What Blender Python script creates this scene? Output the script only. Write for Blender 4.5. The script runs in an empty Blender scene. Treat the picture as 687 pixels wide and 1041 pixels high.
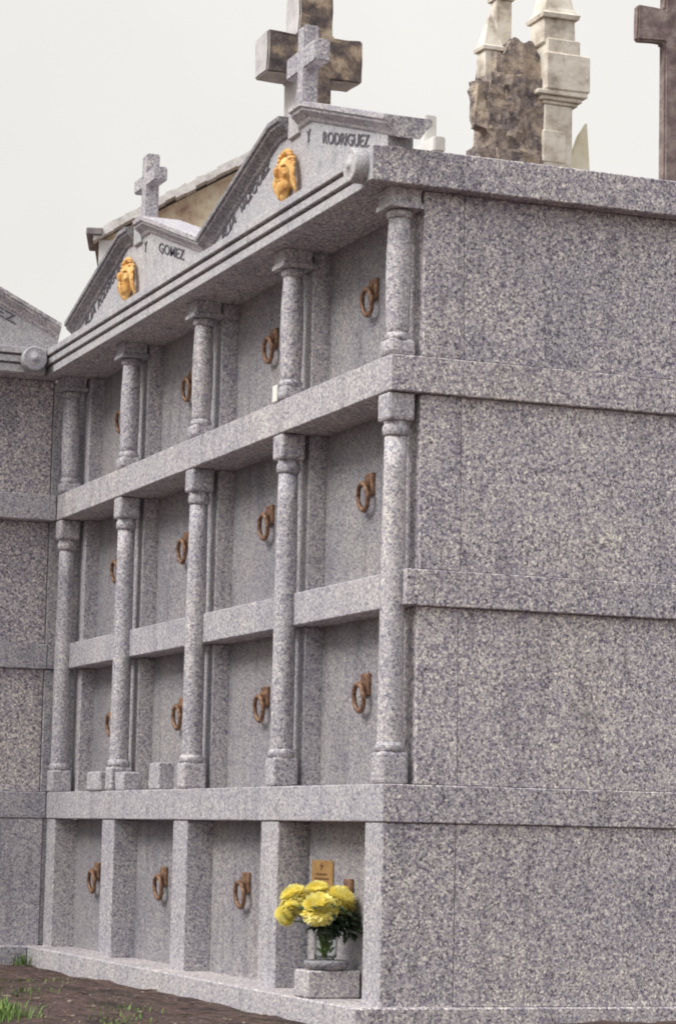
import bpy, bmesh, math, random
from mathutils import Vector, Matrix, Euler
R = math.radians
random.seed(7)
scn = bpy.context.scene
col = scn.collection
GZ = -0.752                      # ground level; z = 0 is the underside of the first shelf slab

# ------------------------------------------------------------------ node helpers
def newmat(name):
    m = bpy.data.materials.new(name); m.use_nodes = True
    nt = m.node_tree; b = nt.nodes['Principled BSDF']
    return m, nt, b
def N(nt, typ, **kw):
    n = nt.nodes.new(typ)
    for k, v in kw.items():
        if k in n.inputs: n.inputs[k].default_value = v
        else: setattr(n, k, v)
    return n
def L(nt, a, b): nt.links.new(a, b)
def ramp(nt, src, stops, interp='LINEAR'):
    r = nt.nodes.new('ShaderNodeValToRGB'); r.color_ramp.interpolation = interp
    e = r.color_ramp.elements
    while len(e) < len(stops): e.new(0.5)
    for i, (p, c) in enumerate(stops):
        e[i].position = p; e[i].color = (*c, 1) if len(c) == 3 else c
    L(nt, src, r.inputs[0]); return r.outputs[0]
def coords(nt, scale=(1, 1, 1)):
    tc = nt.nodes.new('ShaderNodeTexCoord'); oi = nt.nodes.new('ShaderNodeObjectInfo')
    mul = N(nt, 'ShaderNodeMath', operation='MULTIPLY'); mul.inputs[1].default_value = 61.7
    L(nt, oi.outputs['Random'], mul.inputs[0])
    mp = nt.nodes.new('ShaderNodeMapping'); mp.inputs['Scale'].default_value = scale
    L(nt, tc.outputs['Object'], mp.inputs['Vector'])
    add = N(nt, 'ShaderNodeVectorMath', operation='ADD')
    L(nt, mp.outputs[0], add.inputs[0]); L(nt, mul.outputs[0], add.inputs[1])
    return add.outputs[0], oi.outputs['Random']
def noise(nt, vec, scale, detail=4, rough=.6):
    n = N(nt, 'ShaderNodeTexNoise'); n.inputs['Scale'].default_value = scale
    n.inputs['Detail'].default_value = detail; n.inputs['Roughness'].default_value = rough
    L(nt, vec, n.inputs['Vector']); return n.outputs['Fac']
def mixc(nt, fac, a, b, blend='MIX'):
    m = nt.nodes.new('ShaderNodeMix'); m.data_type = 'RGBA'; m.blend_type = blend
    for s, v in ((m.inputs[0], fac), (m.inputs[6], a), (m.inputs[7], b)):
        if isinstance(v, (int, float)): s.default_value = v
        elif isinstance(v, tuple): s.default_value = (*v, 1)
        else: L(nt, v, s)
    return m.outputs[2]
def bump(nt, b, h, strength=.3, dist=.004):
    bp = nt.nodes.new('ShaderNodeBump'); bp.inputs['Strength'].default_value = strength
    bp.inputs['Distance'].default_value = dist
    L(nt, h, bp.inputs['Height']); L(nt, bp.outputs[0], b.inputs['Normal'])

def granite(name, cell=78, tone=1.0, contrast=1.0, rough=.62, weather=.5):
    m, nt, b = newmat(name)
    v, rnd = coords(nt)
    # distort the cells a little so crystals are not round
    nz = N(nt, 'ShaderNodeTexNoise'); nz.inputs['Scale'].default_value = cell * 1.3
    L(nt, v, nz.inputs['Vector'])
    sc = N(nt, 'ShaderNodeVectorMath', operation='SCALE'); sc.inputs['Scale'].default_value = .9 / cell
    L(nt, nz.outputs['Color'], sc.inputs[0])
    ad = N(nt, 'ShaderNodeVectorMath', operation='ADD'); L(nt, v, ad.inputs[0]); L(nt, sc.outputs[0], ad.inputs[1])
    vo = N(nt, 'ShaderNodeTexVoronoi'); vo.inputs['Scale'].default_value = cell
    L(nt, ad.outputs[0], vo.inputs['Vector'])
    sp = nt.nodes.new('ShaderNodeSeparateColor'); L(nt, vo.outputs['Color'], sp.inputs[0])
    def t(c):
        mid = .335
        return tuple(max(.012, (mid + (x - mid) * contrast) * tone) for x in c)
    c1 = ramp(nt, sp.outputs[0], [(0, t((.09, .085, .115))), (.14, t((.17, .162, .20))), (.28, t((.275, .265, .305))),
                                  (.55, t((.350, .340, .352))), (.78, t((.44, .425, .405))), (1, t((.56, .54, .49)))])
    f2 = noise(nt, v, cell * .62, 3, .75)
    c2 = ramp(nt, f2, [(.30, t((.08, .075, .105))), (.42, t((.215, .207, .245))), (.52, t((.36, .348, .355))), (.62, t((.48, .462, .435))), (.74, t((.64, .615, .55)))])
    f3 = noise(nt, v, cell * 1.9, 2, .6)
    c3 = ramp(nt, f3, [(.34, t((.12, .108, .14))), (.5, t((.33, .318, .33))), (.66, t((.54, .51, .48)))])
    c = mixc(nt, .30, mixc(nt, .52, c1, c2), c3)
    v4 = N(nt, 'ShaderNodeTexVoronoi'); v4.inputs['Scale'].default_value = cell * 1.5; L(nt, ad.outputs[0], v4.inputs['Vector'])
    s4 = nt.nodes.new('ShaderNodeSeparateColor'); L(nt, v4.outputs['Color'], s4.inputs[0])
    fl = ramp(nt, s4.outputs[0], [(.07, (1, 1, 1)), (.12, (0, 0, 0)), (.90, (0, 0, 0)), (.96, (1, 1, 1))])
    flc = ramp(nt, s4.outputs[0], [(.45, t((.13, .125, .16))), (.55, t((.58, .56, .51)))])
    c = mixc(nt, mixc(nt, 1.0, fl, (.6, .6, .6), 'MULTIPLY'), c, flc)
    # clouding of the stone and old damp marks
    big = noise(nt, v, 2.3, 5, .65)
    k = ramp(nt, big, [(.30, (.66, .67, .73)), (.45, (.92, .92, .95)), (.56, (1.02, 1.01, .99)), (.70, (1.2, 1.17, 1.08))])
    c = mixc(nt, weather, c, k, 'MULTIPLY')
    vs, _ = coords(nt, (9, 9, 1.1))
    streak = noise(nt, vs, 1.4, 4, .6)
    ks = ramp(nt, streak, [(.33, (.62, .62, .64)), (.46, (.98, .98, .98)), (.7, (1.06, 1.06, 1.04))])
    c = mixc(nt, weather, c, ks, 'MULTIPLY')
    # per-stone tone
    kr = ramp(nt, rnd, [(0, (.955, .965, 1.0)), (1, (1.06, 1.06, 1.07))])
    c = mixc(nt, 1.0, c, kr, 'MULTIPLY')
    vl = N(nt, 'ShaderNodeTexVoronoi'); vl.inputs['Scale'].default_value = 9; L(nt, ad.outputs[0], vl.inputs['Vector'])
    sl = nt.nodes.new('ShaderNodeSeparateColor'); L(nt, vl.outputs['Color'], sl.inputs[0])
    pk = ramp(nt, sl.outputs[2], [(.86, (0, 0, 0)), (.93, (1, 1, 1))])
    dk = ramp(nt, mixc(nt, .45, vl.outputs['Distance'], noise(nt, v, 60, 4)), [(.27, (1, 1, 1)), (.36, (0, 0, 0))])
    c = mixc(nt, mixc(nt, 1.0, mixc(nt, 1.0, pk, dk, 'MULTIPLY'), (.55, .55, .55), 'MULTIPLY'), c, (.16, .155, .15))
    L(nt, c, b.inputs['Base Color'])
    b.inputs['Roughness'].default_value = rough
    b.inputs['Specular IOR Level'].default_value = .35
    hb = mixc(nt, .5, sp.outputs[1], noise(nt, v, 26, 5))
    bump(nt, b, hb, .35, .003)
    return m

def stone(name, stops, scale=6, rough=.9, bscale=30, bstr=.6, bdist=.01, detail=8):
    m, nt, b = newmat(name); v, rnd = coords(nt)
    f = noise(nt, v, scale, detail, .68)
    L(nt, ramp(nt, f, stops), b.inputs['Base Color'])
    b.inputs['Roughness'].default_value = rough
    bump(nt, b, noise(nt, v, bscale, 6, .7), bstr, bdist)
    return m
def plain(name, c, rough=.5, metal=0, var=.15, scale=40):
    m, nt, b = newmat(name); v, rnd = coords(nt)
    f = noise(nt, v, scale, 4)
    lo = tuple(x * (1 - var) for x in c); hi = tuple(min(1, x * (1 + var)) for x in c)
    L(nt, ramp(nt, f, [(.3, lo), (.7, hi)]), b.inputs['Base Color'])
    b.inputs['Roughness'].default_value = rough; b.inputs['Metallic'].default_value = metal
    return m

M = {}
M['granite'] = granite('speckled_granite', 108, 1.22, 2.45, weather=.6)
M['granite_trim'] = granite('dressed_granite', 118, 1.25, 1.35, weather=.5)
M['granite_col'] = granite('column_granite', 114, 1.28, 1.35, weather=.5)
M['granite_door'] = granite('door_granite', 118, .84, 1.35, rough=.5, weather=.6)
M['granite_plain'] = granite('pediment_granite', 118, 1.32, .8, weather=.4)
M['granite_shaded'] = granite('shaded_rake_granite', 110, .74, 1.3, weather=.7)  # darker copy of the granite, with the rakes' shade in its colour
M['granite_white'] = granite('pale_stone', 110, 1.6, .5, weather=.4)
M['core'] = plain('concrete_core', (.12, .11, .11), .9)
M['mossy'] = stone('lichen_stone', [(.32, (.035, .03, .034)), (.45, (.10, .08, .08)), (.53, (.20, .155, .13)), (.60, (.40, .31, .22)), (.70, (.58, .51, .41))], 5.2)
M['weathered_pale'] = stone('weathered_pale_stone', [(.3, (.36, .34, .35)), (.5, (.52, .5, .5)), (.7, (.62, .6, .58))], 5)
M['brown_stone'] = stone('dark_brown_stone', [(.3, (.11, .08, .08)), (.5, (.23, .175, .165)), (.68, (.36, .30, .27))], 12, bscale=40)
M['ruin'] = stone('rough_brown_masonry', [(.32, (.09, .075, .08)), (.43, (.24, .20, .19)), (.52, (.42, .34, .29)), (.62, (.62, .50, .37)), (.75, (.72, .66, .58))], 8.5, bscale=14, bstr=1.0, bdist=.06)
M['cream'] = stone('cream_limestone', [(.30, (.30, .26, .22)), (.42, (.54, .48, .40)), (.54, (.72, .67, .58)), (.72, (.82, .78, .70))], 7, bscale=20, bstr=.5)
M['angel'] = stone('aged_cream_marble', [(.3, (.70, .62, .42)), (.5, (.82, .77, .60)), (.72, (.86, .83, .72))], 7, bscale=25, bstr=.2)
M['ochre'] = stone('stained_ochre_render', [(.3, (.32, .20, .16)), (.41, (.54, .40, .30)), (.53, (.70, .60, .43)), (.70, (.82, .76, .64))], 5.5, bscale=25, bstr=.35)
M['plaster'] = stone('pale_render', [(.3, (.60, .58, .58)), (.6, (.72, .70, .69))], 3, bscale=25, bstr=.3)
M['slate'] = stone('roof_slate', [(.3, (.10, .09, .1)), (.55, (.22, .19, .2)), (.75, (.34, .31, .3))], 8)
M['verge'] = stone('lichened_verge_stone', [(.3, (.42, .39, .37)), (.5, (.68, .65, .63)), (.7, (.80, .78, .75))], 9)
M['white_marble'] = stone('white_marble', [(.3, (.62, .61, .58)), (.6, (.78, .77, .74))], 6, rough=.5, bstr=.1)

m, nt, b = newmat('rusted_iron'); v, rnd = coords(nt)
L(nt, ramp(nt, noise(nt, v, 55, 6, .7), [(.3, (.07, .04, .032)), (.46, (.18, .098, .062)), (.6, (.30, .18, .11)), (.8, (.44, .31, .2))]), b.inputs['Base Color'])
b.inputs['Roughness'].default_value = .6; b.inputs['Metallic'].default_value = .25
bump(nt, b, noise(nt, v, 160, 4), .4, .002); M['rust'] = m
m, nt, b = newmat('gilt_bronze'); v, rnd = coords(nt)
L(nt, ramp(nt, noise(nt, v, 22, 6, .7), [(.32, (.34, .15, .05)), (.46, (.68, .38, .12)), (.64, (.84, .58, .25))]), b.inputs['Base Color'])
b.inputs['Roughness'].default_value = .85; b.inputs['Metallic'].default_value = .0; bump(nt, b, noise(nt, v, 90, 5), .6, .004); 
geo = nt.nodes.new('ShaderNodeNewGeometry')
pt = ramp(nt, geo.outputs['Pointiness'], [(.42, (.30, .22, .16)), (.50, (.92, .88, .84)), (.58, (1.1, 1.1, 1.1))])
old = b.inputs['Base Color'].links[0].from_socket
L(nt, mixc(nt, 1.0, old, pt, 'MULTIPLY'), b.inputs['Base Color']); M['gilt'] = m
M['letters'] = plain('dark_bronze_letters', (.11, .10, .12), .55, .2)
M['brass'] = plain('aged_brass_plate', (.40, .235, .085), .5, .3, .2, 30)
M['engrave'] = plain('engraved_lines', (.15, .075, .03), .7)
M['white_plate'] = plain('white_plate', (.82, .82, .76), .4, 0, .05)

m, nt, b = newmat('clear_glass'); b.inputs['Base Color'].default_value = (.93, .97, .95, 1)
b.inputs['Transmission Weight'].default_value = 1; b.inputs['Roughness'].default_value = .03; b.inputs['IOR'].default_value = 1.3; M['glass'] = m
def leafy(name, stops, scale, trans=.2, rough=.5):
    m, nt, b = newmat(name); v, rnd = coords(nt)
    L(nt, ramp(nt, noise(nt, v, scale, 4), stops), b.inputs['Base Color'])
    b.inputs['Roughness'].default_value = rough
    b.inputs['Subsurface Weight'].default_value = trans; b.inputs['Subsurface Radius'].default_value = (.01, .01, .004)
    b.inputs['Subsurface Scale'].default_value = .6
    return m
M['petal'] = leafy('yellow_petals', [(.3, (.98, .83, .16)), (.5, (.98, .91, .36)), (.7, (.98, .96, .62))], 30, .15)
m = M['petal']; nt = m.node_tree; b = nt.nodes['Principled BSDF']; out = [q for q in nt.nodes if q.type == 'OUTPUT_MATERIAL'][0]
tr = nt.nodes.new('ShaderNodeBsdfTranslucent'); mx = nt.nodes.new('ShaderNodeMixShader'); mx.inputs[0].default_value = .45
b.inputs['Subsurface Weight'].default_value = 0
L(nt, b.inputs['Base Color'].links[0].from_socket, tr.inputs['Color'])
L(nt, b.outputs[0], mx.inputs[1]); L(nt, tr.outputs[0], mx.inputs[2]); L(nt, mx.outputs[0], out.inputs['Surface'])
M['leaf'] = leafy('dark_leaves', [(.3, (.014, .028, .014)), (.55, (.03, .06, .024)), (.75, (.08, .13, .045))], 22, 0)
M['stem'] = leafy('green_stems', [(.3, (.07, .12, .03)), (.7, (.2, .3, .09))], 30, 0)
M['grass'] = leafy('grass_blades', [(.3, (.05, .10, .02)), (.55, (.13, .22, .045)), (.75, (.32, .36, .09))], 14, 0, .6)

m, nt, b = newmat('damp_soil'); tc = nt.nodes.new('ShaderNodeTexCoord')
mp = nt.nodes.new('ShaderNodeMapping'); mp.inputs['Scale'].default_value = (1, 2.6, 1); mp.inputs['Rotation'].default_value = (0, 0, R(-6))
L(nt, tc.outputs['Object'], mp.inputs['Vector']); v = mp.outputs[0]
c = ramp(nt, noise(nt, v, 9, 9, .75), [(.30, (.03, .019, .018)), (.43, (.09, .055, .05)), (.55, (.18, .108, .096)), (.68, (.26, .17, .155)), (.82, (.36, .27, .24))])
g = ramp(nt, noise(nt, v, 1.7, 5, .7), [(.50, (0, 0, 0)), (.62, (1, 1, 1))])
c = mixc(nt, mixc(nt, 1.0, g, (.35, .35, .35), 'MULTIPLY'), c, (.035, .05, .015))
c = mixc(nt, 1.0, c, ramp(nt, noise(nt, v, 2.6, 6, .7), [(.36, (.32, .30, .30)), (.5, (.85, .85, .85)), (.66, (1.15, 1.12, 1.1))]), 'MULTIPLY')
c = mixc(nt, ramp(nt, noise(nt, tc.outputs['Object'], 55, 5, .7), [(.58, (0, 0, 0)), (.68, (.7, .7, .7))]), c, (.34, .27, .24))
L(nt, c, b.inputs['Base Color']); b.inputs['Roughness'].default_value = .9
bump(nt, b, noise(nt, v, 24, 8, .75), 1.0, .03); M['soil'] = m

# ------------------------------------------------------------------ mesh helpers
def bm_box(bm, x0, x1, y0, y1, z0, z1, bev=0.0, seg=1):
    ret = bmesh.ops.create_cube(bm, size=1.0)
    vs = ret['verts']
    for q in vs:
        q.co = Vector(((x0 + x1) / 2 + q.co.x * (x1 - x0), (y0 + y1) / 2 + q.co.y * (y1 - y0), (z0 + z1) / 2 + q.co.z * (z1 - z0)))
    if bev:
        es = list({e for q in vs for e in q.link_edges})
        bmesh.ops.bevel(bm, geom=es, offset=bev, segments=seg, affect='EDGES', profile=.5)
    return bm
def box(*a, **k): return bm_box(bmesh.new(), *a, **k)
def tapered(bm, foot):
    z0 = min(q.co.z for q in bm.verts); z1 = max(q.co.z for q in bm.verts); x1 = max(q.co.x for q in bm.verts)
    for q in bm.verts:
        if q.co.x > x1 - .02: q.co.x += foot * (z1 - q.co.z) / (z1 - z0)
    return bm
def worn(bm, amt=.0016, step=.06, seed=0):
    for ax in range(3):
        a0 = min(q.co[ax] for q in bm.verts); a1 = max(q.co[ax] for q in bm.verts)
        if a1 - a0 < .3: continue
        n = int((a1 - a0) / step); nv = Vector([1 if k == ax else 0 for k in range(3)])
        for i in range(1, n):
            co = Vector((0, 0, 0)); co[ax] = a0 + (a1 - a0) * i / n
            bmesh.ops.bisect_plane(bm, geom=bm.verts[:] + bm.edges[:] + bm.faces[:], plane_co=co, plane_no=nv, dist=1e-6)
    return jitter(bm, amt, 9, seed)
def bm_lathe(bm, prof, n=28, cx=0, cy=0, cap=True):
    rings = []
    for r, z in prof:
        rings.append([bm.verts.new((cx + r * math.cos(2 * math.pi * i / n), cy + r * math.sin(2 * math.pi * i / n), z)) for i in range(n)])
    for a, bb in zip(rings, rings[1:]):
        for i in range(n):
            f = bm.faces.new((a[i], a[(i + 1) % n], bb[(i + 1) % n], bb[i])); f.smooth = True
    if cap:
        bm.faces.new(list(reversed(rings[0]))); bm.faces.new(rings[-1])
    return bm
def bm_prism(bm, poly, axis, a, b):
    """poly: list of 2D points; axis: extrusion axis 'x' or 'y' from a to b"""
    def P(p, t): return (t, p[0], p[1]) if axis == 'x' else (p[0], t, p[1])
    A = [bm.verts.new(P(p, a)) for p in poly]; B = [bm.verts.new(P(p, b)) for p in poly]
    bm.faces.new(A); bm.faces.new(list(reversed(B)))
    for i in range(len(poly)):
        j = (i + 1) % len(poly); bm.faces.new((A[i], B[i], B[j], A[j]))
    bmesh.ops.recalc_face_normals(bm, faces=bm.faces)
    return bm
def bm_tube(bm, pts, rads, n=8, closed=False, cap=True):
    pts = [Vector(p) for p in pts]; rings = []
    for i, p in enumerate(pts):
        if closed: d = pts[(i + 1) % len(pts)] - pts[i - 1]
        else: d = pts[min(i + 1, len(pts) - 1)] - pts[max(i - 1, 0)]
        d.normalize(); up = Vector((0, 0, 1)) if abs(d.z) < .9 else Vector((0, 1, 0))
        u = d.cross(up).normalized(); w = d.cross(u)
        r = rads[i] if isinstance(rads, (list, tuple)) else rads
        rings.append([bm.verts.new(p + r * (math.cos(t) * u + math.sin(t) * w)) for t in [2 * math.pi * k / n for k in range(n)]])
    rr = list(zip(rings, rings[1:])) + ([(rings[-1], rings[0])] if closed else [])
    for a, bb in rr:
        for k in range(n):
            f = bm.faces.new((a[k], a[(k + 1) % n], bb[(k + 1) % n], bb[k])); f.smooth = True
    if not closed and cap:
        bm.faces.new(list(reversed(rings[0]))); bm.faces.new(rings[-1])
    return bm
def bm_ell(bm, c, r, rot=(0, 0, 0), u=20, v=14):
    mt = Matrix.Translation(c) @ Euler(rot).to_matrix().to_4x4() @ Matrix.Diagonal((*r, 1))
    ret = bmesh.ops.create_uvsphere(bm, u_segments=u, v_segments=v, radius=1, matrix=mt)
    for q in ret['verts']:
        for f in q.link_faces: f.smooth = True
    return bm
def jitter(bm, amt, freq=3.0, seed=0):
    from mathutils import noise as mn
    for q in bm.verts:
        p = q.co * freq + Vector((seed, seed * 1.7, seed * .3))
        q.co += amt * Vector((mn.noise(p), mn.noise(p + Vector((9, 2, 5))), mn.noise(p + Vector((3, 8, 1)))))
    return bm

def obj(name, bm, mat, parent=None, loc=(0, 0, 0), fixn=False):
    if fixn: bmesh.ops.recalc_face_normals(bm, faces=bm.faces)
    me = bpy.data.meshes.new(name); bm.to_mesh(me); bm.free()
    mats = mat if isinstance(mat, (list, tuple)) else [mat]
    for q in mats: me.materials.append(q)
    o = bpy.data.objects.new(name, me); col.objects.link(o)
    if parent: o.parent = parent
    o.location = loc
    return o
def tag(o, label=None, cat=None, group=None, kind=None):
    if label: o['label'] = label
    if cat: o['category'] = cat
    if group: o['group'] = group
    if kind: o['kind'] = kind
    return o
def thing(name, label, cat, loc=(0, 0, 0), rz=0, group=None):
    o = bpy.data.objects.new(name, None); col.objects.link(o)
    o.location = loc; o.rotation_euler = (0, 0, rz); o.empty_display_size = .1
    return tag(o, label, cat, group)
def copy_part(o, parent, loc):
    c = o.copy(); col.objects.link(c); c.parent = parent; c.location = loc
    for ch in [q for q in bpy.data.objects if q.parent == o]:
        d = ch.copy(); col.objects.link(d); d.parent = c; d.location = ch.location
    return c
def two_finish(o):
    """the fronts are finely dressed, the returns left coarse"""
    for p in o.data.polygons: p.material_index = 1 if p.normal.y < -.6 else 0
    return o
def text_bm(s, height, width, depth):
    cu = bpy.data.curves.new('text', 'FONT'); cu.body = s; cu.extrude = .5; cu.resolution_u = 3
    cu.align_x = 'LEFT'; cu.offset = .004
    to = bpy.data.objects.new('text', cu); col.objects.link(to)
    bpy.context.view_layer.update()
    dg = bpy.context.evaluated_depsgraph_get()
    me = bpy.data.meshes.new_from_object(to.evaluated_get(dg))
    bm = bmesh.new(); bm.from_mesh(me)
    bpy.data.objects.remove(to); bpy.data.curves.remove(cu); bpy.data.meshes.remove(me)
    xs = [q.co.x for q in bm.verts]; ys = [q.co.y for q in bm.verts]
    x0, sx = min(xs), width / (max(xs) - min(xs)); y0, sy = min(ys), height / (max(ys) - min(ys))
    for q in bm.verts:     # font XY -> facade XZ, extrusion towards -Y
        q.co = Vector(((q.co.x - x0) * sx, -q.co.z * depth, (q.co.y - y0) * sy))
    bmesh.ops.recalc_face_normals(bm, faces=bm.faces)
    return bm
def slanted(bm, x, y, z, slope):
    for q in bm.verts: q.co = Vector((x + q.co.x, y + q.co.y, z + q.co.z + slope * q.co.x))
    return bm

# ------------------------------------------------------------------ parts of a niche tomb
Z4T, Z3B, Z3T, Z2B, Z2T, ZCB, ZCT = .139, .801, .936, 1.60, 1.738, 2.379, 2.518
ZPL = -.668
def head_relief():
    """bearded head with long wavy hair in relief, centred on x,z = 0, wall at y = 0"""
    bm = bmesh.new()
    bm_ell(bm, (-.006, -.018, .012), (.031, .026, .052))
    bm_ell(bm, (-.010, -.022, -.040), (.026, .022, .036))                 # beard
    bm_ell(bm, (-.014, -.018, -.072), (.012, .014, .026), (0, R(14), 0))
    bm_ell(bm, (-.012, -.047, .006), (.007, .012, .020))                  # nose
    for s in (-1, 1):
        bm_ell(bm, (-.008 + s * .017, -.037, .026), (.013, .007, .005), (0, R(-8 * s), 0))
        bm_ell(bm, (-.008 + s * .018, -.032, -.004), (.011, .008, .012))
    bm_ell(bm, (-.010, -.040, -.024), (.014, .006, .004))
    rr = random.Random(4)
    for s in (-1, 1):
        for k in range(13):
            a = .15 + k * .09
            x = s * (.018 + .034 * math.sin(a)); z0 = .066 - .05 * (1 - math.cos(a))
            pts = []; n = 8; ln = .10 + .035 * rr.random()
            for i in range(n):
                t = i / (n - 1)
                pts.append((x + s * .020 * math.sin(t * 2.6) + .006 * math.sin(t * 11 + k), -.012 - .017 * math.sin(t * 2.8 + .3), z0 - ln * t))
            bm_tube(bm, pts, [.0062 * (1 - .5 * i / (n - 1)) for i in range(n)], 6)
    for k in range(9):                                                     # wreath of curls over the brow
        a = R(20 + k * 17.5)
        bm_ell(bm, (.046 * math.cos(a) - .003, -.022, .028 + .052 * math.sin(a)), (.012, .013, .009), (0, a, k))
    for q in bm.verts: q.co = Vector((q.co.x * 1.62, q.co.y * 1.3, q.co.z * 1.16 + .004))
    return bm
def cross_bm(w, d, h, arm, az0, az1, bev=.006):
    """Latin cross standing on z = 0, arms along x"""
    p = [(-w / 2, 0), (w / 2, 0), (w / 2, az0), (arm / 2, az0), (arm / 2, az1), (w / 2, az1), (w / 2, h), (-w / 2, h), (-w / 2, az1), (-arm / 2, az1), (-arm / 2, az0), (-w / 2, az0)]
    bm = bm_prism(bmesh.new(), p, 'y', -d / 2, d / 2)
    bmesh.ops.bevel(bm, geom=[e for e in bm.edges], offset=bev, segments=2, affect='EDGES')
    return bm
RAKE = [(-.088, 0), (-.088, -.020), (-.078, -.024), (-.076, -.036), (-.046, -.062), (-.040, -.074), (-.031, -.082),
        (.060, -.082), (.075, -.062), (.085, -.045), (.105, -.030), (.11, -.024), (.11, 0)]
def rake_bm(line, profile=RAKE):
    bm = bmesh.new(); rows = []
    for x, z in line: rows.append([bm.verts.new((x, y, z + h)) for y, h in profile])
    n = len(profile)
    for a, b2 in zip(rows, rows[1:]):
        for i in range(n):
            j = (i + 1) % n; bm.faces.new((a[i], a[j], b2[j], b2[i]))
    bm.faces.new(rows[0]); bm.faces.new(list(reversed(rows[-1])))
    bmesh.ops.recalc_face_normals(bm, faces=bm.faces)
    return bm

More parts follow.
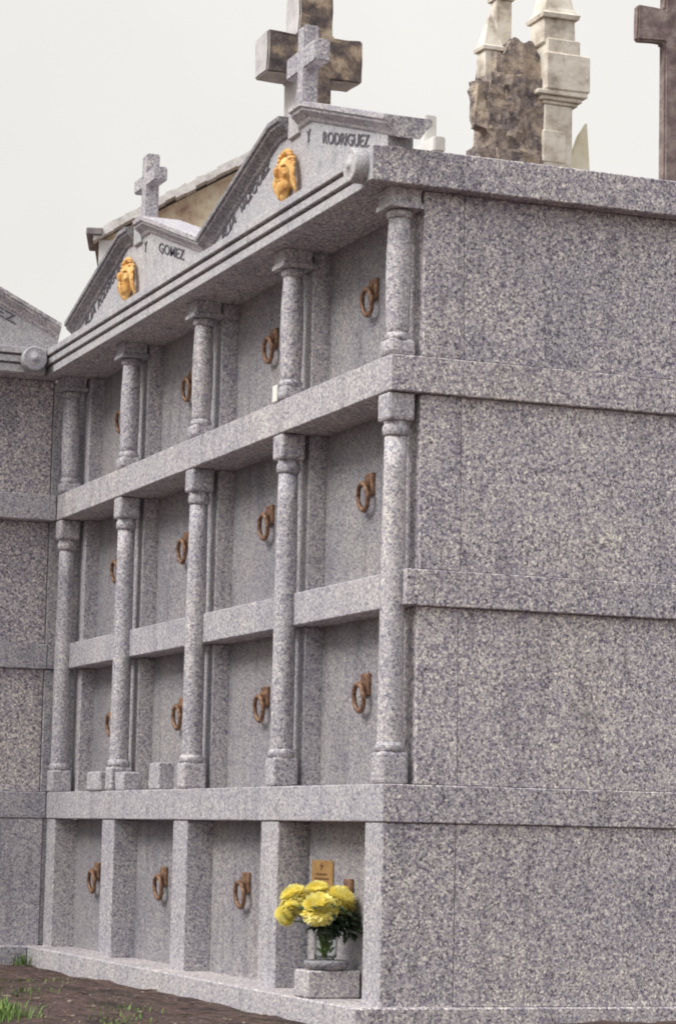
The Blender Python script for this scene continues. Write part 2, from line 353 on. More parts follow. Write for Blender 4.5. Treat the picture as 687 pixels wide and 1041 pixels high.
def build_tomb(root, centers, x_left, gables, depth, corner_w, corner_col, side, disc_x, cx_right, left_pier=True):
    """A facade along x with its right end at x = 0, shelf fronts on y = 0. Everything hangs under root (ground level)."""
    D = lambda x=0, y=0, z=0: (x, y, z - GZ)
    T, G = M['granite_trim'], M['granite']
    sx = -.022 if side else 0
    end = 0.0
    obj('core', box(x_left + .03, -.11, .26, depth - .03, ZPL - .05, ZCB + .05), M['core'], root, D())
    two_finish(obj('plinth', box(x_left, .014 if side else -.101, -.10, depth, GZ - .06, ZPL, bev=.006), [G, T], root, D()))
    # shelf slabs: stones laid end to end, with fine open joints
    two_finish(obj('shelf_slab', worn(box(x_left, 0, 0, depth, 0, Z4T, bev=.004), .0016, .06, 1), [G, T], root, D()))
    two_finish(obj('shelf_slab', worn(box(x_left, 0 if side else -.002, .078, depth - .003, Z3B, Z3T, bev=.004), .0014, .06, 5), [G, T], root, D()))
    two_finish(obj('shelf_slab', worn(box(x_left, 0, .001, depth - .001, Z2B, Z2T, bev=.004), .0016, .06, 3), [G, T], root, D()))
    bm = bmesh.new()
    bm_box(bm, x_left, cx_right, -.068, depth + .03, ZCB, ZCT, bev=.004)
    rc = cx_right if not side else cx_right - .10
    for y0, z0, z1 in ((-.088, ZCB + .002, 2.424), (-.099, 2.434, 2.470), (-.110, 2.480, ZCT - .002)):
        bm_box(bm, x_left, rc, y0, -.060, z0, z1, bev=.003)
    if side:
        bm_box(bm, rc + .001, cx_right + .001, -.111, -.066, ZCB + .001, ZCT - .003, bev=.004)
    two_finish(obj('cornice', bm, [G, M['granite_plain']], root, D()))
    # volute closing the cornice
    bm = bmesh.new(); bm_lathe(bm, [(.001, -.062), (.012, -.062), (.014, -.056), (.040, -.056), (.052, -.052), (.060, -.056), (.066, -.050), (.066, .03)], 36)
    bmesh.ops.rotate(bm, verts=bm.verts, cent=(0, 0, 0), matrix=Matrix.Rotation(R(-90), 3, 'X'))
    for q in bm.verts: q.co.y = q.co.y
    o = obj('volute', bm, M['granite_plain'], root, D(disc_x, -.112, 2.449), fixn=True)
    # piers
    lo_w, up_w = .20, .14
    zs_up = ((Z4T, Z3B), (Z3T, Z2B), (Z2T, ZCB))
    inner = centers[1:-1]
    p_lo = None; ups = [None, None, None]
    for i, c in enumerate(inner):
        if p_lo is None: p_lo = two_finish(obj('pier', worn(box(-lo_w / 2, lo_w / 2, .006, .22, ZPL - .006, -.002, bev=.005), .0014, .05, 7), [M['granite_col'], T], root, D(c + .01)))
        else: copy_part(p_lo, root, D(c + .01))
        for k, (a, b2) in enumerate(zs_up):
            if ups[k] is None: ups[k] = two_finish(obj('pier', box(-up_w / 2, up_w / 2, .132, .28, a + .001, b2 - .001, bev=.004), [M['granite_col'], T], root, D(c - .03)))
            else: copy_part(ups[k], root, D(c - .03))
    # right corner stones and the side wall
    two_finish(obj('pier', box(-.18 if side else -.55, sx + .012 if side else -.012, .006, .299, ZPL - .006, -.002, bev=.004), [G, T], root, D()))
    for a, b2 in zs_up:
        obj('pier', tapered(box(-.15 if side else -.55, sx if side else -.012, .132 if side else .10, .299, a + .001, b2 - .001, bev=.003), .018 if side else 0), G, root, D())
    if not side:
        for a, b2 in ((ZPL, -.002),) + zs_up:
            obj('corner_stone', box(-.008, .20, .095 if a > 0 else .02, .28, a + .001, b2 - .001, bev=.004), T, root, D())
        obj('corner_stone', box(-.30, .20, .17, .30, ZPL, ZCB + .10), T, root, D())
        obj('corner_stone', box(.0012, .16, .080, .169, Z3B + .001, Z3T - .001, bev=.003), T, root, D())
        obj('cornice_return', box(cx_right + .001, -.002, .001, .16, ZCB + .001, ZCT - .003, bev=.003), M['granite_plain'], root, D())
    if side:
        for k, (a, b2) in enumerate(((ZPL, 0),) + zs_up):
            obj('side_panel', tapered(box(-.10, sx + (.010 if k == 0 else -.0015), .3004, depth - .04, a + .0012, b2 - .0015, bev=.0015), .004 if k == 0 else .018), G, root, D())
    if left_pier:
        obj('pier', box(x_left + .002, x_left + .16, .006, .22, ZPL - .006, -.002, bev=.004), T, root, D())
        for a, b2 in zs_up: obj('pier', box(x_left + .002, x_left + .13, .132, .28, a + .001, b2 - .001, bev=.004), T, root, D())
    # niche doors with a hanging ring each
    def door_kit(w, z0, z1, y):
        d = obj('niche_door', box(-w / 2, w / 2, y, y + .03, z0 - .01, z1 + .01, bev=.002), M['granite_door'], root)
        bm = bmesh.new()
        bm_box(bm, -.040, .040, -.016, .002, -.045, .045, bev=.006, seg=2)
        bm_lathe_y(bm, .026, -.028, -.010)
        bm_tube(bm, [(0, -.020, .0), (0, -.032, -.004), (0, -.036, -.012)], [.018, .015, .010], 10)
        hz = z0 + .50 * (z1 - z0) + .07
        obj('handle_mount', bm, M['rust'], d, (0, y, hz), fixn=True)
        bm = bmesh.new(); rr = .053
        pts = [(rr * math.sin(t) * .96, .10 * rr * math.cos(t), -rr * 1.0 * math.cos(t)) for t in [2 * math.pi * i / 24 for i in range(24)]]
        bm_tube(bm, pts, [.0100 if i not in (0, 12) else .0115 for i in range(24)], 8, closed=True)
        obj('handle_ring', bm, M['rust'], d, (-.006, y - .034, hz - .052), fixn=True)
        return d
    rows = ((ZPL, 0, .128, -.07), (Z4T, Z3B, .208, -.035), (Z3T, Z2B, .208, -.035), (Z2T, ZCB, .208, -.035))
    for k, (a, b2, y, off) in enumerate(rows):
        first = None
        for i in range(len(centers) - 1):
            c = (centers[i] + centers[i + 1]) / 2
            if not side and i == 0: c -= .2
            pl, pr, of = (.10, .10, .01) if k == 0 else (.07, .07, -.03)
            w = abs(centers[i] - centers[i + 1]) - pl - pr - .010
            if not side: w = .70
            if side and i == 0: w -= .045 if k == 0 else .0; c += .045 / 2 if k == 0 else 0
            if side: c += of
            if first is None: first = door_kit(w, a, b2, y); first.location = D(c); w0 = w
            else: copy_part(first, root, D(c)).scale.x = w / w0
        if side and k == 0: root['_d'] = 0
    # columns
    def long_column(x):
        c = obj('column', bm_lathe(bmesh.new(), [(.047, .262), (.0475, .30), (.0465, .7), (.0455, 1.0), (.0425, 1.3), (.041, 1.446)], 32), M['granite_col'], root, D(x, .055))
        bm = bmesh.new()
        bm_lathe(bm, [(.043, 1.436), (.049, 1.444), (.051, 1.462), (.049, 1.476), (.044, 1.484), (.048, 1.492)], 32)
        bm_box(bm, -.056, .056, -.054, .056, 1.492, 1.599, bev=.012, seg=2); jitter(bm, .0025, 25, 2)
        obj('capital', bm, M['granite_col'], c)
        bm = bmesh.new()
        bm_box(bm, -.054, .054, -.054, .056, Z4T + .001, .258, bev=.012, seg=2)
        bm_lathe(bm, [(.050, .255), (.056, .268), (.056, .280), (.049, .293)], 32)
        obj('base', bm, M['granite_col'], c)
        return c
    def short_column(x):
        c = obj('column', bm_lathe(bmesh.new(), [(.042, 1.81), (.0435, 1.86), (.047, 1.96), (.049, 2.05), (.0475, 2.14), (.044, 2.21), (.0405, 2.275)], 32), M['granite_col'], root, D(x, .055))
        bm = bmesh.new()
        bm_lathe(bm, [(.041, 2.268), (.049, 2.276), (.0505, 2.286), (.049, 2.296), (.045, 2.302)], 32)
        bm_prism_sq(bm, [(.070, 2.303), (.070, 2.318), (.062, 2.328), (.060, 2.350), (.066, ZCB - .001)])
        obj('capital', bm, M['granite_col'], c)
        bm = bmesh.new(); bm_box(bm, -.054, .054, -.054, .056, Z2T + .001, 1.806, bev=.016, seg=2)
        bm_lathe(bm, [(.050, 1.80), (.052, 1.815), (.044, 1.83)], 32)
        jitter(bm, .005, 22, x)
        obj('base', bm, M['granite_col'], c)
        return c
    fl = fs = None
    for i, x in enumerate(centers):
        if i == 0 and not corner_col: continue
        fl = long_column(x) if fl is None else (copy_part(fl, root, D(x, .055)), fl)[1]
        fs = short_column(x) if fs is None else (copy_part(fs, root, D(x, .055)), fs)[1]
    # gables
    for g in gables:
        xr, xl, cx, ze, za, fw = g['xr'], g['xl'], g['cx'], g['ze'], g['za'], .19
        wl, wr = xl + g.get('ovl', .0), xr - g.get('ovr', .0)
        zt = .078
        sl = (za - ze) / (xr - (cx + fw)); sll = (za - ze) / ((cx - fw) - xl)
        pb = [(wl, ZCT - .001), (wr, ZCT - .001), (wr, ze - zt + sl * (xr - wr)), (cx + fw, za - zt), (cx - fw, za - zt), (wl, ze - zt + sll * (wl - xl))]
        ped = obj('pediment', bm_prism(bmesh.new(), pb, 'y', -.03, .073), M['granite_plain'], root, D())
        obj('raking_cornice', rake_bm([(cx + .06, za), (cx + fw, za), (xr, ze)]), T, ped)
        obj('raking_cornice', rake_bm([(xl, ze), (cx - fw, za), (cx - .06, za)]), M['granite_shaded'], ped)  # left slope: shade of its undersides painted in as darker stone
        obj('apex_block', box(cx - .0595, cx + .0595, -.045, .09, za - .10, za + .022, bev=.004), M['granite_plain'], ped)
        if g.get('cross'):
            obj('gable_cross', cross_bm(.082, .066, g.get('ch', .36), .345, g.get('a0', .17), g.get('a1', .265)), M['granite_col'], ped, (cx - .012, .02, za + .02))
        for s, x, z, w, slope in g['text']:
            obj('lettering', slanted(text_bm(s, .050, w, .004), x, -.0325, z, slope), M['letters'], ped)
        if 'head' in g:
            obj('relief_head', head_relief(), M['gilt'], ped, (g['head'][0], -.03, g['head'][1]), fixn=True)

def bm_lathe_y(bm, r, y0, y1, n=20):
    A = [bm.verts.new((r * math.cos(2 * math.pi * i / n), y1, r * math.sin(2 * math.pi * i / n))) for i in range(n)]
    B = [bm.verts.new((.8 * r * math.cos(2 * math.pi * i / n), y0, .8 * r * math.sin(2 * math.pi * i / n))) for i in range(n)]
    for i in range(n): bm.faces.new((A[i], A[(i + 1) % n], B[(i + 1) % n], B[i]))
    bm.faces.new(B); bm.faces.new(A)
def bm_prism_sq(bm, prof, sy=1.0):
    rows = []
    for h, z in prof:
        rows.append([bm.verts.new((x * h, y * h, z)) for x, y in ((-1, -1), (1, -1), (1, 1), (-1, 1))])
    for a, b2 in zip(rows, rows[1:]):
        for i in range(4): bm.faces.new((a[i], a[(i + 1) % 4], b2[(i + 1) % 4], b2[i]))
    bm.faces.new(list(reversed(rows[0]))); bm.faces.new(rows[-1])
    return bm

tomb = thing('niche_tomb', 'long grey granite niche tomb of four bays with two gables and a blank side wall', 'tomb', (0, 0, GZ))
B = [-.075, -1.235, -2.42, -3.575, -4.685]
build_tomb(tomb, B, -4.72, [
    dict(xr=.095, xl=-2.13, cx=-1.01, ze=2.622, za=2.91, ovr=.095, cross=True, head=(-1.045, 2.655),
         text=[('FLIA', -1.93, 2.548, .19, .33), ('VAZQUEZ', -1.69, 2.618, .37, .33), ('Y', -.875, 2.752, .042, 0), ('RODRIGUEZ', -.685, 2.705, .50, -.275)]),
    dict(xr=-2.145, xl=-4.37, cx=-3.215, ze=2.622, za=2.91, cross=True, ch=.34, a0=.175, a1=.245, head=(-3.315, 2.655),
         text=[('FLIA', -4.15, 2.548, .19, .33), ('RODRIGUEZ', -3.92, 2.615, .43, .33), ('Y', -3.125, 2.752, .042, 0), ('GOMEZ', -2.88, 2.705, .40, -.30)]),
], 2.4, .18, True, True, -.045, .046)

wing = thing('niche_tomb', 'granite niche tomb at the far left, standing at right angles to the long tomb', 'tomb', (-4.7215, -.0015, GZ), R(90))
build_tomb(wing, [-.30, -1.42, -2.60], -2.72, [
    dict(xr=-.03, xl=-2.62, cx=-1.30, ze=2.668, za=3.20, cross=True, text=[('RODRIGUEZ', -.83, 2.905, .56, -.46)]),
], 2.2, .5, False, False, -.19, -.1135)

# ------------------------------------------------------------------ flowers, plaque and stones on the tomb
plq = obj('name_plate', box(-.115, .115, -.007, 0, -.060, .060, bev=.002), M['brass'], tomb, (-.915, .1275, -.213 - GZ))
bm = bmesh.new()
bm_box(bm, -.004, .004, -.0095, -.0065, .022, .050); bm_box(bm, -.020, .020, -.0097, -.0063, .036, .042)
for r_, (x0, x1) in enumerate(((-.06, .05), (-.075, .07), (-.05, .06))):
    x = x0
    while x < x1:
        w = random.uniform(.008, .02); bm_box(bm, x, x + w, -.0093, -.0065, .002 - r_ * .018, .009 - r_ * .018); x += w + .006
obj('engraving', bm, M['engrave'], plq)

blk = obj('granite_block', box(-.075, .075, -.108, .108, 0, .104, bev=.006), M['granite_col'], None, (-.555, .014, ZPL + .001))
tag(blk, 'small speckled granite block on the plinth under the vase of yellow flowers', 'block')
dish = obj('stone_dish', bm_lathe(bmesh.new(), [(.062, 0), (.080, .006), (.088, .020), (.086, .032), (.078, .036), (.070, .030), (.02, .028)], 36), M['granite_door'], None, (-.548, .006, ZPL + .106))
tag(dish, 'round grey stone dish under the glass vase', 'dish')
VZ = ZPL + .106 + .0285; VX, VY = -.55, .003
vase = obj('glass_vase', bm_lathe(bmesh.new(), [(.036, .002), (.042, .006), (.044, .05), (.047, .10), (.053, .145), (.050, .145), (.044, .10), (.041, .05), (.038, .012), (.01, .010)], 36), M['glass'], None, (VX, VY, VZ))
tag(vase, 'clear glass vase holding the yellow flowers on a stone dish', 'vase')

bq = thing('bouquet', 'bunch of big yellow chrysanthemums with dark green leaves in a glass vase', 'flowers', (VX, VY, VZ + .012))
def bloom_bm(r, seed):
    rr = random.Random(seed); bm = bmesh.new()
    n = 760; ga = math.pi * (3 - 5 ** .5)
    for i in range(n):
        t = (i + .5) / n
        th = math.acos(1 - 1.75 * t); az = i * ga                       # from the crown down past the equator
        d = Vector((math.sin(th) * math.cos(az), math.sin(th) * math.sin(az), math.cos(th)))
        tang = Vector((math.cos(th) * math.cos(az), math.cos(th) * math.sin(az), -math.sin(th)))
        side = d.cross(tang).normalized()
        ln = r * rr.uniform(.88, 1.10) * (1 if th < 1.5 else 1.08); w = r * rr.uniform(.085, .13)
        curl = r * .11 * rr.uniform(.2, 1.4) * (-1 if th < 1.35 else 1)
        prev = None
        for k, (s_, ww, cc) in enumerate(((.25, .4, 0), (.6, 1, .1), (.85, 1.0, .45), (1.0, .35, 1.0))):
            c = d * ln * s_ + tang * curl * cc; c.z *= .84
            cup = d * (-w * .35)
            row = [bm.verts.new(c - side * w * ww), bm.verts.new(c + cup * ww), bm.verts.new(c + side * w * ww)]
            if prev:
                for j in range(2):
                    f = bm.faces.new((prev[j], prev[j + 1], row[j + 1], row[j])); f.smooth = True
            prev = row
    return bm
blooms = [((-.05, -.112, .228), .060, (18, -14)), ((.035, -.045, .190), .069, (30, 8)), ((.0, .052, .220), .066, (12, 22)),
          ((-.02, -.160, .162), .040, (40, -40)), ((-.06, -.015, .246), .056, (0, 5)), ((-.01, -.135, .190), .036, (30, -30))]
for i, (p, r_, (rx, ry)) in enumerate(blooms):
    o = obj('bloom', bloom_bm(r_, i), M['petal'], bq, p); o.rotation_euler = (R(rx), R(ry), i)
    base = Vector((random.uniform(-.015, .015), random.uniform(-.015, .015), 0)); top = Vector(p) - Vector((0, 0, r_ * .55))
    mid = Vector((p[0] * .22, p[1] * .22, .13))
    obj('stem', bm_tube(bmesh.new(), [base, base.lerp(mid, .5), mid, mid.lerp(top, .55) + Vector((0, 0, .004)), top], [.0038, .0035, .0033, .003, .0035], 7), M['stem'], bq)
def leaf_at(bm, p, d, ln, rr):
    d = Vector(d).normalized(); s = d.cross(Vector((0, 0, 1))).normalized(); up = s.cross(d)
    lob = ((0, .10), (.18, .30), (.28, .18), (.42, .46), (.52, .26), (.66, .40), (.76, .2), (1, .02)); prev = None
    tw = rr.uniform(-.4, .4)
    for t, w in lob:
        c = Vector(p) + d * ln * t + up * ln * (.12 * math.sin(t * 3) - .30 * t * t)
        sd = (s + up * tw) * ln * w * .75
        row = [bm.verts.new(c - sd - up * ln * w * .18), bm.verts.new(c), bm.verts.new(c + sd - up * ln * w * .18)]
        if prev:
            for j in range(2): bm.faces.new((prev[j], prev[j + 1], row[j + 1], row[j])).smooth = True
        prev = row
bm = bmesh.new(); rr = random.Random(11)
for k in range(330):
    a = rr.uniform(0, 6.28); t = rr.random(); rad = .012 + .10 * t * rr.random() ** .6
    p = (rad * math.cos(a) * .8, rad * math.sin(a) * 1.3 + .015, .105 + .095 * t + rr.uniform(-.02, .014))
    leaf_at(bm, p, (math.cos(a), math.sin(a) * 1.1, rr.uniform(-.7, .35)), rr.uniform(.026, .05), rr)
for k in range(40):
    p = (rr.uniform(-.01, .06), rr.uniform(.055, .115), rr.uniform(.095, .155))
    leaf_at(bm, p, (rr.uniform(-.3, 1), rr.uniform(0, 1), rr.uniform(-.6, .5)), rr.uniform(.03, .05), rr)
obj('foliage', bm, M['leaf'], bq)
bm = bmesh.new()
for k in range(60):
    a = rr.uniform(0, 6.28); rad = rr.uniform(.0, .022)
    leaf_at(bm, (rad * math.cos(a), rad * math.sin(a), rr.uniform(.015, .10)), (math.cos(a) * .5, math.sin(a) * .5, 1), rr.uniform(.02, .035), rr)
obj('stripped_leaves', bm, M['stem'], bq)

# loose stones on the first shelf beside the second long column from the left
o = obj('stone_block', jitter(worn(box(-.12, .12, -.04, .05, .002, .096, bev=.010, seg=2), .001, .03), .006, 16, 3), M['granite_col'], None, (-3.80, .03, Z4T + .001))
tag(o, 'low wide stone block on the shelf, left of the second tall column from the left', 'block')
o = obj('stone_block', jitter(worn(box(-.085, .085, -.035, .035, 0, .125, bev=.007, seg=2), .001, .03), .005, 18, 5), M['granite_trim'], None, (-2.86, .05, Z4T + .001))
tag(o, 'upright stone block on the shelf, just left of the third tall column from the left', 'block')
o = obj('stone_block', jitter(worn(box(-.075, .075, -.045, .045, 0, .090, bev=.008, seg=2), .001, .03), .006, 15, 8), M['granite_col'], None, (-3.425, .060, Z4T + .001))
tag(o, 'low stone block on the shelf, right of the second tall column from the left', 'block')
o = obj('white_plate', box(-.026, .026, -.004, .004, 0, .070, bev=.0015), M['white_plate'], None, (-1.262, -.006 + .004, Z2T + .0015))  # thin plate added to give the column base its bright white front
tag(o, 'small white tile added as bright base front of the second short column from the right', 'plate')

# ------------------------------------------------------------------ the cemetery behind
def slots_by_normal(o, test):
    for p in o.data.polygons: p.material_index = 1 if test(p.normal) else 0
def big_cross(name, label, loc, w, d, h, arm, az0, az1, mats, group=None):
    """cruciform monument, arms along y, standing on a stepped base"""
    t = thing(name, label, 'cross', loc)
    bm = cross_bm(w, d, h, arm, az0, az1, .012)
    bmesh.ops.subdivide_edges(bm, edges=[e for e in bm.edges if e.calc_length() > .12], cuts=6, use_grid_fill=True)
    jitter(bm, .012, 7, loc[0])
    bmesh.ops.rotate(bm, verts=bm.verts, cent=(0, 0, 0), matrix=Matrix.Rotation(R(90), 3, 'Z'))
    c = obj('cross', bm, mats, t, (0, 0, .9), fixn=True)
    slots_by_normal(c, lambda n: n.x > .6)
    for k in range(3):
        s = .75 - .2 * k
        obj('step', box(-s, s, -s, s, .3 * k, .3 * k + .299, bev=.015), M['weathered_pale'], t)
    return t
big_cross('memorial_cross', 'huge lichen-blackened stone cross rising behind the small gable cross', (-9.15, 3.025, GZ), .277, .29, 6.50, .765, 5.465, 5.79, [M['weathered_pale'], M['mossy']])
big_cross('memorial_cross', 'dark brown stone cross cut off by the right edge of the picture', (-5.04, 3.905, GZ),   .135, .07, 5.3, .50, 4.71, 4.93, [M['brown_stone'], M['brown_stone']])
g = thing('grave_cross', 'small white stone cross peeping over the right end of the near gable', 'cross', (-7.0, 3.11, GZ))
bm = cross_bm(.09, .085, 1.16, .40, .87, .975, .008); obj('cross', bm, M['white_marble'], g, (0, 0, 4.40))
bm = bmesh.new(); bm_prism_sq(bm, [(.40, 0), (.40, .3), (.22, .32), (.20, 2.6), (.16, 4.1), (.24, 4.15), (.24, 4.25), (.08, 4.40)])
obj('pedestal', bm, M['weathered_pale'], g)

# chapel with an ochre gable end
ch = thing('chapel', 'old chapel with a stained ochre gable wall and stone verge behind the left gable', 'chapel', (-12, 2.235, GZ), R(-18))
CY0, CYM, HB = 0.0, 1.40, -GZ
CY1 = 2 * CYM - CY0; slope = .565; ze = 4.89; zr = ze + slope * (CYM - CY0)
bm = bm_prism(bmesh.new(), [(CY0, 0), (CY1, 0), (CY1, ze + HB), (CYM, zr + HB), (CY0, ze + HB)], 'x', -5, 0)
obj('wall', bm, M['ochre'], ch)
obj('corner_quoin', box(.002, .03, CY0 - .004, CY0 + .20, 0, ze + HB + .0), M['plaster'], ch)
obj('corner_quoin', box(.002, .03, CY1 - .20, CY1 + .004, 0, ze + HB + .0), M['plaster'], ch)
for s in (-1, 1):
    bm = bmesh.new(); y0 = CY0 - .05; t_ = .09
    z0 = ze + HB - slope * .05 + .015
    pts = [(y0, z0), (CYM - .002, zr + HB + .015), (CYM - .002, zr + HB + .015 + t_), (y0, z0 + t_)]
    if s > 0: pts = [(2 * CYM - y, z) for y, z in pts]
    obj('roof', bm_prism(bm, pts, 'x', -5.05, -.02), M['slate'], ch)
    bm = bmesh.new(); nst = 17
    for k in range(nst):                                   # verge stones laid one by one up the slope
        a = k / nst; b2 = (k + 1) / nst - .0006
        ya, yb = y0 + (CYM - y0) * a, y0 + (CYM - y0) * b2
        za_, zb_ = z0 + (zr + HB + .015 - z0) * a, z0 + (zr + HB + .015 - z0) * b2
        dz = random.uniform(-.015, .02)
        q = [(ya, za_ + dz), (yb, zb_ + dz), (yb, zb_ + .075 + random.uniform(-.012, .012)), (ya, za_ + .075 + dz)]
        if s > 0: q = [(2 * CYM - y, z) for y, z in q]
        bm_prism(bm, q, 'x', -.018, .12)
    obj('verge', bm, M['verge'], ch)
obj('eaves_stone', box(-.5, .14, CY0 - .11, CY0 + .03, ze + HB + .02, ze + HB + .085, bev=.01), M['slate'], ch)
obj('eaves_stone', box(-.5, .14, CY1 - .03, CY1 + .11, ze + HB + .02, ze + HB + .085, bev=.01), M['slate'], ch)

# pinnacled monument: rough brown masonry with cream corner turret
mo = thing('gothic_monument', 'tall pinnacled monument of crumbling brown masonry and cream stone turret', 'monument', (-6.2, 3.4, GZ))
P = lambda z: z - GZ
def rough_box(x0, x1, y0, y1, z0, z1, cuts=9, amt=.035, seed=0):
    bm = box(x0, x1, y0, y1, z0, z1)
    bmesh.ops.subdivide_edges(bm, edges=bm.edges[:], cuts=cuts, use_grid_fill=True)
    return jitter(jitter(bm, amt, 9, seed), amt * .7, 27, seed + 4)
bm = rough_box(-.18, .17, -.225, .145, 0, P(5.07), 22, .028, 1)
for q in bm.verts:
    if q.co.z > P(4.95): q.co.z += .055 * math.sin(q.co.y * 17 + 2.2) - .01 + .03 * math.sin(q.co.y * 41)
obj('masonry_wall', bm, M['ruin'], mo)
obj('masonry_wall', rough_box(.0, .185, -.285, .15, P(4.2), P(4.86), 18, .026, 9), M['ruin'], mo)
obj('masonry_wall', rough_box(.06, .16, -.37, -.19, P(4.49), P(4.80), 9, .02, 2), M['ruin'], mo)
obj('masonry_wall', rough_box(-.02, .19, -.36, .10, 0, P(4.35), 14, .03, 4), M['ruin'], mo)
def pinnacle(cx, cy, hw, z0, z1, zt):
    bm = bmesh.new(); bm_box(bm, cx - hw, cx + hw, cy - hw, cy + hw, P(z0), P(z1), bev=.006)
    bm2 = bmesh.new(); bm_prism_sq(bm2, [(hw * 1.25, P(z1) + .001), (hw * 1.3, P(z1) + .025), (hw * 1.08, P(z1) + .035), (.006, P(zt))])
    for q in bm2.verts: q.co.x += cx; q.co.y += cy
    me = bpy.data.meshes.new('t'); bm2.to_mesh(me); bm2.free(); bm.from_mesh(me); bpy.data.meshes.remove(me)
    obj('pinnacle', jitter(bm, .006, 14), M['cream'], mo)
pinnacle(.04, -.225, .060, 4.6, 5.03, 5.29)
pinnacle(-.15, -.06, .055, 4.6, 5.45, 5.85)
bm = bmesh.new()
bm_box(bm, .02, .20, .10, .305, 0, P(4.69), bev=.008)                            # lower shaft
bm_box(bm, .055, .205, .09, .26, P(4.30), P(4.52), bev=.01)
for k, (e, z0, z1) in enumerate(((.03, 4.69, 4.715), (.055, 4.715, 4.745), (.085, 4.745, 4.775))):
    bm_box(bm, .03 - e * .5, .19 + e * .6, .12 - e, .31 + e, P(z0) + .001, P(z1), bev=.005)
bm_box(bm, -.04, .245, .09, .41, P(4.776), P(5.03), bev=.012)
bm_box(bm, -.02, .22, .105, .345, P(5.0), P(5.13), bev=.01)
bm_box(bm, .0, .20, .085, .315, P(5.10), P(5.27), bev=.008)
bm_prism_sq2 = bmesh.new(); bm_prism_sq(bm_prism_sq2, [(.130, P(5.271)), (.135, P(5.295)), (.115, P(5.31)), (.10, P(5.34)), (.005, P(5.85))])
for q in bm_prism_sq2.verts: q.co.x += .10; q.co.y += .20
me = bpy.data.meshes.new('t'); bm_prism_sq2.to_mesh(me); bm_prism_sq2.free(); bm.from_mesh(me); bpy.data.meshes.remove(me)
obj('turret', jitter(bm, .006, 11), M['cream'], mo)

# angel statue, of which only a wing tip shows above the cornice
an = thing('angel_statue', 'cream stone angel of which only the raised wing shows above the cornice', 'statue', (-6.1, 3.97, GZ))
bm = bmesh.new(); bm_prism_sq(bm, [(.34, 0), (.34, .25), (.26, .28), (.24, 3.0), (.31, 3.08), (.31, 3.2), (.26, 3.26)])
obj('pedestal', bm, M['weathered_pale'], an)
bm = bmesh.new(); ZB = 3.25
prof = [(.20, 0), (.215, .03), (.185, .3), (.15, .7), (.13, .95), (.15, 1.15), (.165, 1.3), (.12, 1.40), (.055, 1.45), (.05, 1.52)]
n = 40; rings = []
for r_, z in prof:
    fold = .10 if z < 1.0 else .03
    rings.append([bm.verts.new(((r_ * (1 + fold * math.sin(i * .16 * 9 + z * 2))) * math.cos(2 * math.pi * i / n) * .8, (r_ * (1 + fold * math.sin(i * 1.44))) * math.sin(2 * math.pi * i / n), ZB + z)) for i in range(n)])
for a, b2 in zip(rings, rings[1:]):
    for i in range(n): bm.faces.new((a[i], a[(i + 1) % n], b2[(i + 1) % n], b2[i])).smooth = True
bm_ell(bm, (.01, 0, ZB + 1.61), (.095, .078, .11)); bm_ell(bm, (.10, 0, ZB + 1.60), (.018, .012, .022))
for s in (-1, 1): bm_tube(bm, [(0, s * .15, ZB + 1.32), (.08, s * .19, ZB + 1.1), (.19, s * .03, ZB + 1.2)], [.05, .042, .03], 10)
bm_ell(bm, (-.03, 0, ZB + 1.63), (.10, .092, .115)); bm_ell(bm, (-.05, 0, ZB + 1.50), (.07, .085, .10))
obj('robed_figure', bm, M['angel'], an)
def wing_bm(flip, tip):
    o2 = [(0, 0), (.05, .35), (.02, .75), (-.025, tip), (-.085, tip * .93), (-.16, tip * .78), (-.22, tip * .55), (-.21, .18), (-.10, -.05)]
    bm = bm_prism(bmesh.new(), [(flip * y, z) for y, z in o2], 'x', -.02, .025)
    bmesh.ops.bevel(bm, geom=bm.edges[:], offset=.008, segments=1, affect='EDGES')
    for k in range(5):
        y = -.145 + k * .035
        bm_tube(bm, [(.028, flip * (y + .03), .05 + .04 * k), (.034, flip * (y + .025), .3 + .06 * k), (.024, flip * (y + .02), .48 + .09 * k)], [.014, .016, .006], 6)
    return bm
obj('wing', wing_bm(1, 1.36), M['angel'], an, (-.10, -.045, ZB + .80), fixn=True)
obj('wing', wing_bm(-1, 1.02), M['angel'], an, (-.14, .02, ZB + .80), fixn=True)

# ------------------------------------------------------------------ ground
from mathutils import noise as mn
bm = bmesh.new()
xs = [-400, -150, -60, -30, -15] + [-8 + .12 * i for i in range(90)] + [4, 6, 9, 14, 30, 60, 150, 400]
ys = [-400, -150, -60, -30, -15, -8, -5] + [-3 + .1 * i for i in range(62)] + [4.5, 8, 15, 30, 60, 150, 400]
xs = sorted(xs); ys = sorted(ys); grid = []
def gz(x, y):
    n1 = mn.noise(Vector((x * 2.2, y * 4.0, 0))) * .016 + mn.noise(Vector((x * 7, y * 9, 3))) * .010
    if abs(x) > 9 or abs(y) > 6: n1 = 0
    h = GZ + n1 - .004
    if x < -3.2 and -1.2 < y < 0: h -= .012
    if x > -.2 and y > .3: h += .036 * min(1, (y - .3) / .6) * max(0, 1 - max(0, x - .6) / 1.2)      # trodden earth banked against the side wall
    if x > 2: h -= .10 * (x - 2) if x < 10 else .8                         # the ground falls away towards the photographer
    return h
for x in xs: grid.append([bm.verts.new((x, y, gz(x, y))) for y in ys])
for i in range(len(xs) - 1):
    for j in range(len(ys) - 1):
        f = bm.faces.new((grid[i][j], grid[i + 1][j], grid[i + 1][j + 1], grid[i][j + 1])); f.smooth = True
tag(obj('ground', bm, M['soil'], None, fixn=True), kind='structure')

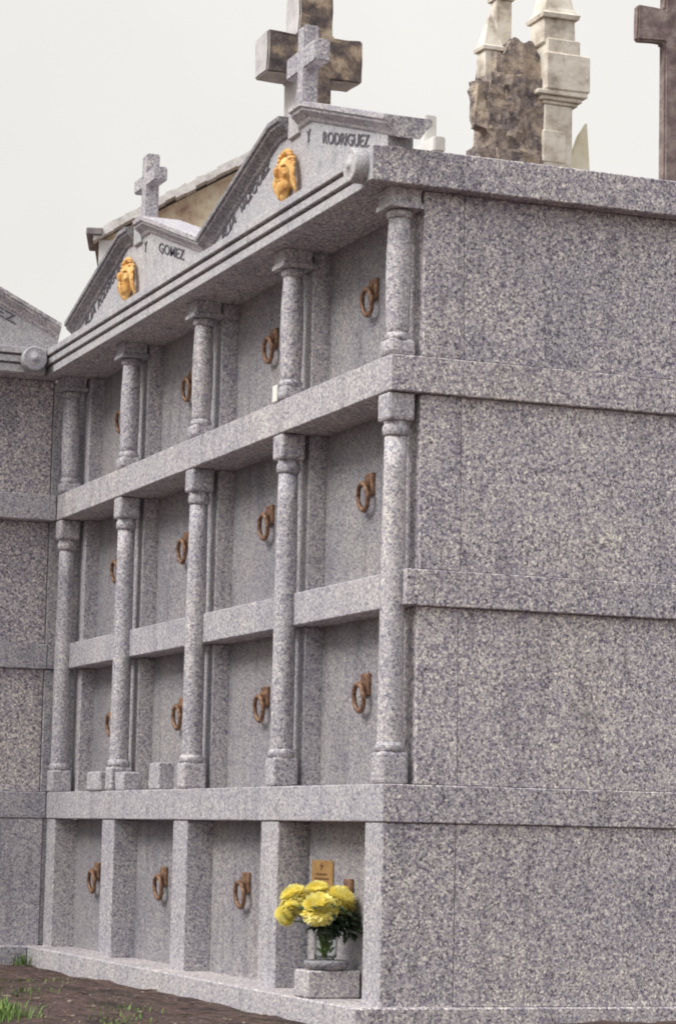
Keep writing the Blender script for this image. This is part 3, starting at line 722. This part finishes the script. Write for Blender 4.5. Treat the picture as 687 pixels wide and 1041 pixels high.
bm = bmesh.new(); rr = random.Random(5)
def blade(x, y, h, w, lean):
    a = rr.uniform(0, 6.28); d = Vector((math.cos(a), math.sin(a), 0)); s = Vector((-d.y, d.x, 0)); z = gz(x, y) - .008
    p0 = Vector((x, y, z)); p1 = p0 + d * lean * .35 * h + Vector((0, 0, h * .6)); p2 = p0 + d * lean * h + Vector((0, 0, h * (1 - .25 * lean)))
    A = [bm.verts.new(p0 - s * w), bm.verts.new(p0 + s * w)]; Bq = [bm.verts.new(p1 - s * w * .8), bm.verts.new(p1 + s * w * .8)]; t = bm.verts.new(p2)
    bm.faces.new((A[0], A[1], Bq[1], Bq[0])); bm.faces.new((Bq[0], Bq[1], t))
for cx, cy, sp, n, h in ((-.95, -1.20, .13, 420, .065), (-.75, -1.28, .10, 360, .07), (-.85, -1.42, .16, 400, .08), (-4.55, -.14, .035, 60, .075),
                         (-2.2, -.72, .12, 70, .03), (-1.2, -.60, .14, 60, .028), (-3.0, -.45, .15, 60, .03), (-.75, -.75, .1, 50, .03), (-.5, -.8, .12, 40, .03)):
    for k in range(n):
        blade(rr.gauss(cx, sp), min(-.115, rr.gauss(cy, sp * .55)), h * rr.uniform(.5, 1.3), rr.uniform(.0018, .0038), rr.uniform(.2, .95))
tag(obj('grass', bm, M['grass']), 'tufts of fresh green grass on the brown soil before the tombs', 'grass', kind='stuff')
# twigs, dry needles and small stones lying on the soil
bm = bmesh.new()
M['pebble'] = stone('brown_pebbles', [(.3, (.12, .09, .075)), (.55, (.22, .17, .14)), (.75, (.38, .33, .28))], 9)
for k in range(420):
    x, y = rr.uniform(-5, .2), rr.uniform(-1.5, -.12)
    r_ = rr.uniform(.003, .007) if rr.random() < .95 else rr.uniform(.007, .012)
    bm_ell(bm, (x, y, gz(x, y) + r_ * .3), (r_ * rr.uniform(.7, 1.6), r_ * rr.uniform(.7, 1.3), r_ * .7), (0, 0, rr.uniform(0, 3)), 7, 5)
tag(obj('gravel', bm, M['pebble']), 'scattered small stones on the brown soil', 'gravel', kind='stuff')
bm = bmesh.new()
for k in range(260):
    x, y = rr.uniform(-5, .2), rr.uniform(-1.6, -.11); a = rr.gauss(.1, .7); l_ = rr.uniform(.02, .09)
    dx, dy = l_ * math.cos(a), l_ * math.sin(a)
    bm_tube(bm, [(x - dx, y - dy, gz(x - dx, y - dy) + .004), (x, y, gz(x, y) + .008), (x + dx, y + dy, gz(x + dx, y + dy) + .004)], [.0012, .002, .001], 4, cap=False)
M['straw'] = plain('dry_straw', (.13, .085, .06), .8, 0, .5, 8)
tag(obj('dry_needles', bm, M['straw']), 'dry brown needles and straw strewn over the soil', 'litter', kind='stuff')

# ------------------------------------------------------------------ overcast light
SUN_EL, SUN_AZ = 46, 175            # azimuth clockwise from +Y: the brightest part of the cloud stands before the facade
w = bpy.data.worlds.new('World'); scn.world = w; w.use_nodes = True; nt = w.node_tree
bg = nt.nodes['Background']
sky = nt.nodes.new('ShaderNodeTexSky'); sky.sky_type = 'NISHITA'; sky.sun_disc = False
sky.sun_elevation = R(SUN_EL); sky.sun_rotation = R(SUN_AZ); sky.air_density = 1; sky.dust_density = 4; sky.ozone_density = 1
hs = nt.nodes.new('ShaderNodeHueSaturation'); hs.inputs['Saturation'].default_value = .12; L(nt, sky.outputs[0], hs.inputs['Color'])
tc = nt.nodes.new('ShaderNodeTexCoord'); sx_ = nt.nodes.new('ShaderNodeSeparateXYZ'); L(nt, tc.outputs['Generated'], sx_.inputs[0])
cloud = ramp(nt, sx_.outputs['Z'], [(0, (8.2, 8.0, 7.6)), (.12, (9.0, 8.85, 8.45)), (.32, (9.6, 9.45, 9.1)), (.6, (13, 13, 13.2)), (1, (17, 17, 17.6))])
cn = noise(nt, tc.outputs['Generated'], 3.2, 5, .55)
cloud = mixc(nt, 1.0, cloud, ramp(nt, cn, [(.3, (.93, .93, .935)), (.7, (1.05, 1.05, 1.045))]), 'MULTIPLY')
L(nt, mixc(nt, .90, hs.outputs[0], cloud), bg.inputs['Color']); bg.inputs['Strength'].default_value = .1
sd = bpy.data.lights.new('Sun', 'SUN'); sd.energy = 3.2; sd.angle = R(28); sd.color = (1, .97, .92)
so = bpy.data.objects.new('Sun', sd); col.objects.link(so)
az = R(SUN_AZ); el = R(SUN_EL)
dirv = Vector((math.sin(az) * math.cos(el), math.cos(az) * math.cos(el), math.sin(el)))
so.rotation_euler = dirv.to_track_quat('Z', 'Y').to_euler()

# ------------------------------------------------------------------ camera
cd = bpy.data.cameras.new('Camera'); cam = bpy.data.objects.new('Camera', cd); col.objects.link(cam); scn.camera = cam
yaw, pitch, roll, F = 1.2012, .12321, .021957, 2640.74
yaw, pitch, roll = R(68.82100465), R(7.05951744), R(1.2580322)
f = Vector((-math.sin(yaw) * math.cos(pitch), math.cos(yaw) * math.cos(pitch), math.sin(pitch)))
r0 = Vector((math.cos(yaw), math.sin(yaw), 0)); u0 = r0.cross(f)
cr, sr = math.cos(roll), math.sin(roll)
rv, uv = cr * r0 + sr * u0, -sr * r0 + cr * u0
mw = Matrix((rv, uv, -f)).transposed().to_4x4(); mw.translation = (8.8279, -3.6189, -.0451)
cam.matrix_world = mw
cd.sensor_fit = 'HORIZONTAL'; cd.sensor_width = 36; cd.lens = 36 * F / 687
cd.clip_start = .1; cd.clip_end = 2000

vs_ = scn.view_settings; vs_.view_transform = 'Standard'; vs_.look = 'None'; vs_.gamma = 1; vs_.exposure = 0
scn.display_settings.display_device = 'sRGB'
if '_d' in tomb: del tomb['_d']
scn.cycles.max_bounces = 8
scn.cycles.filter_width = 1.9
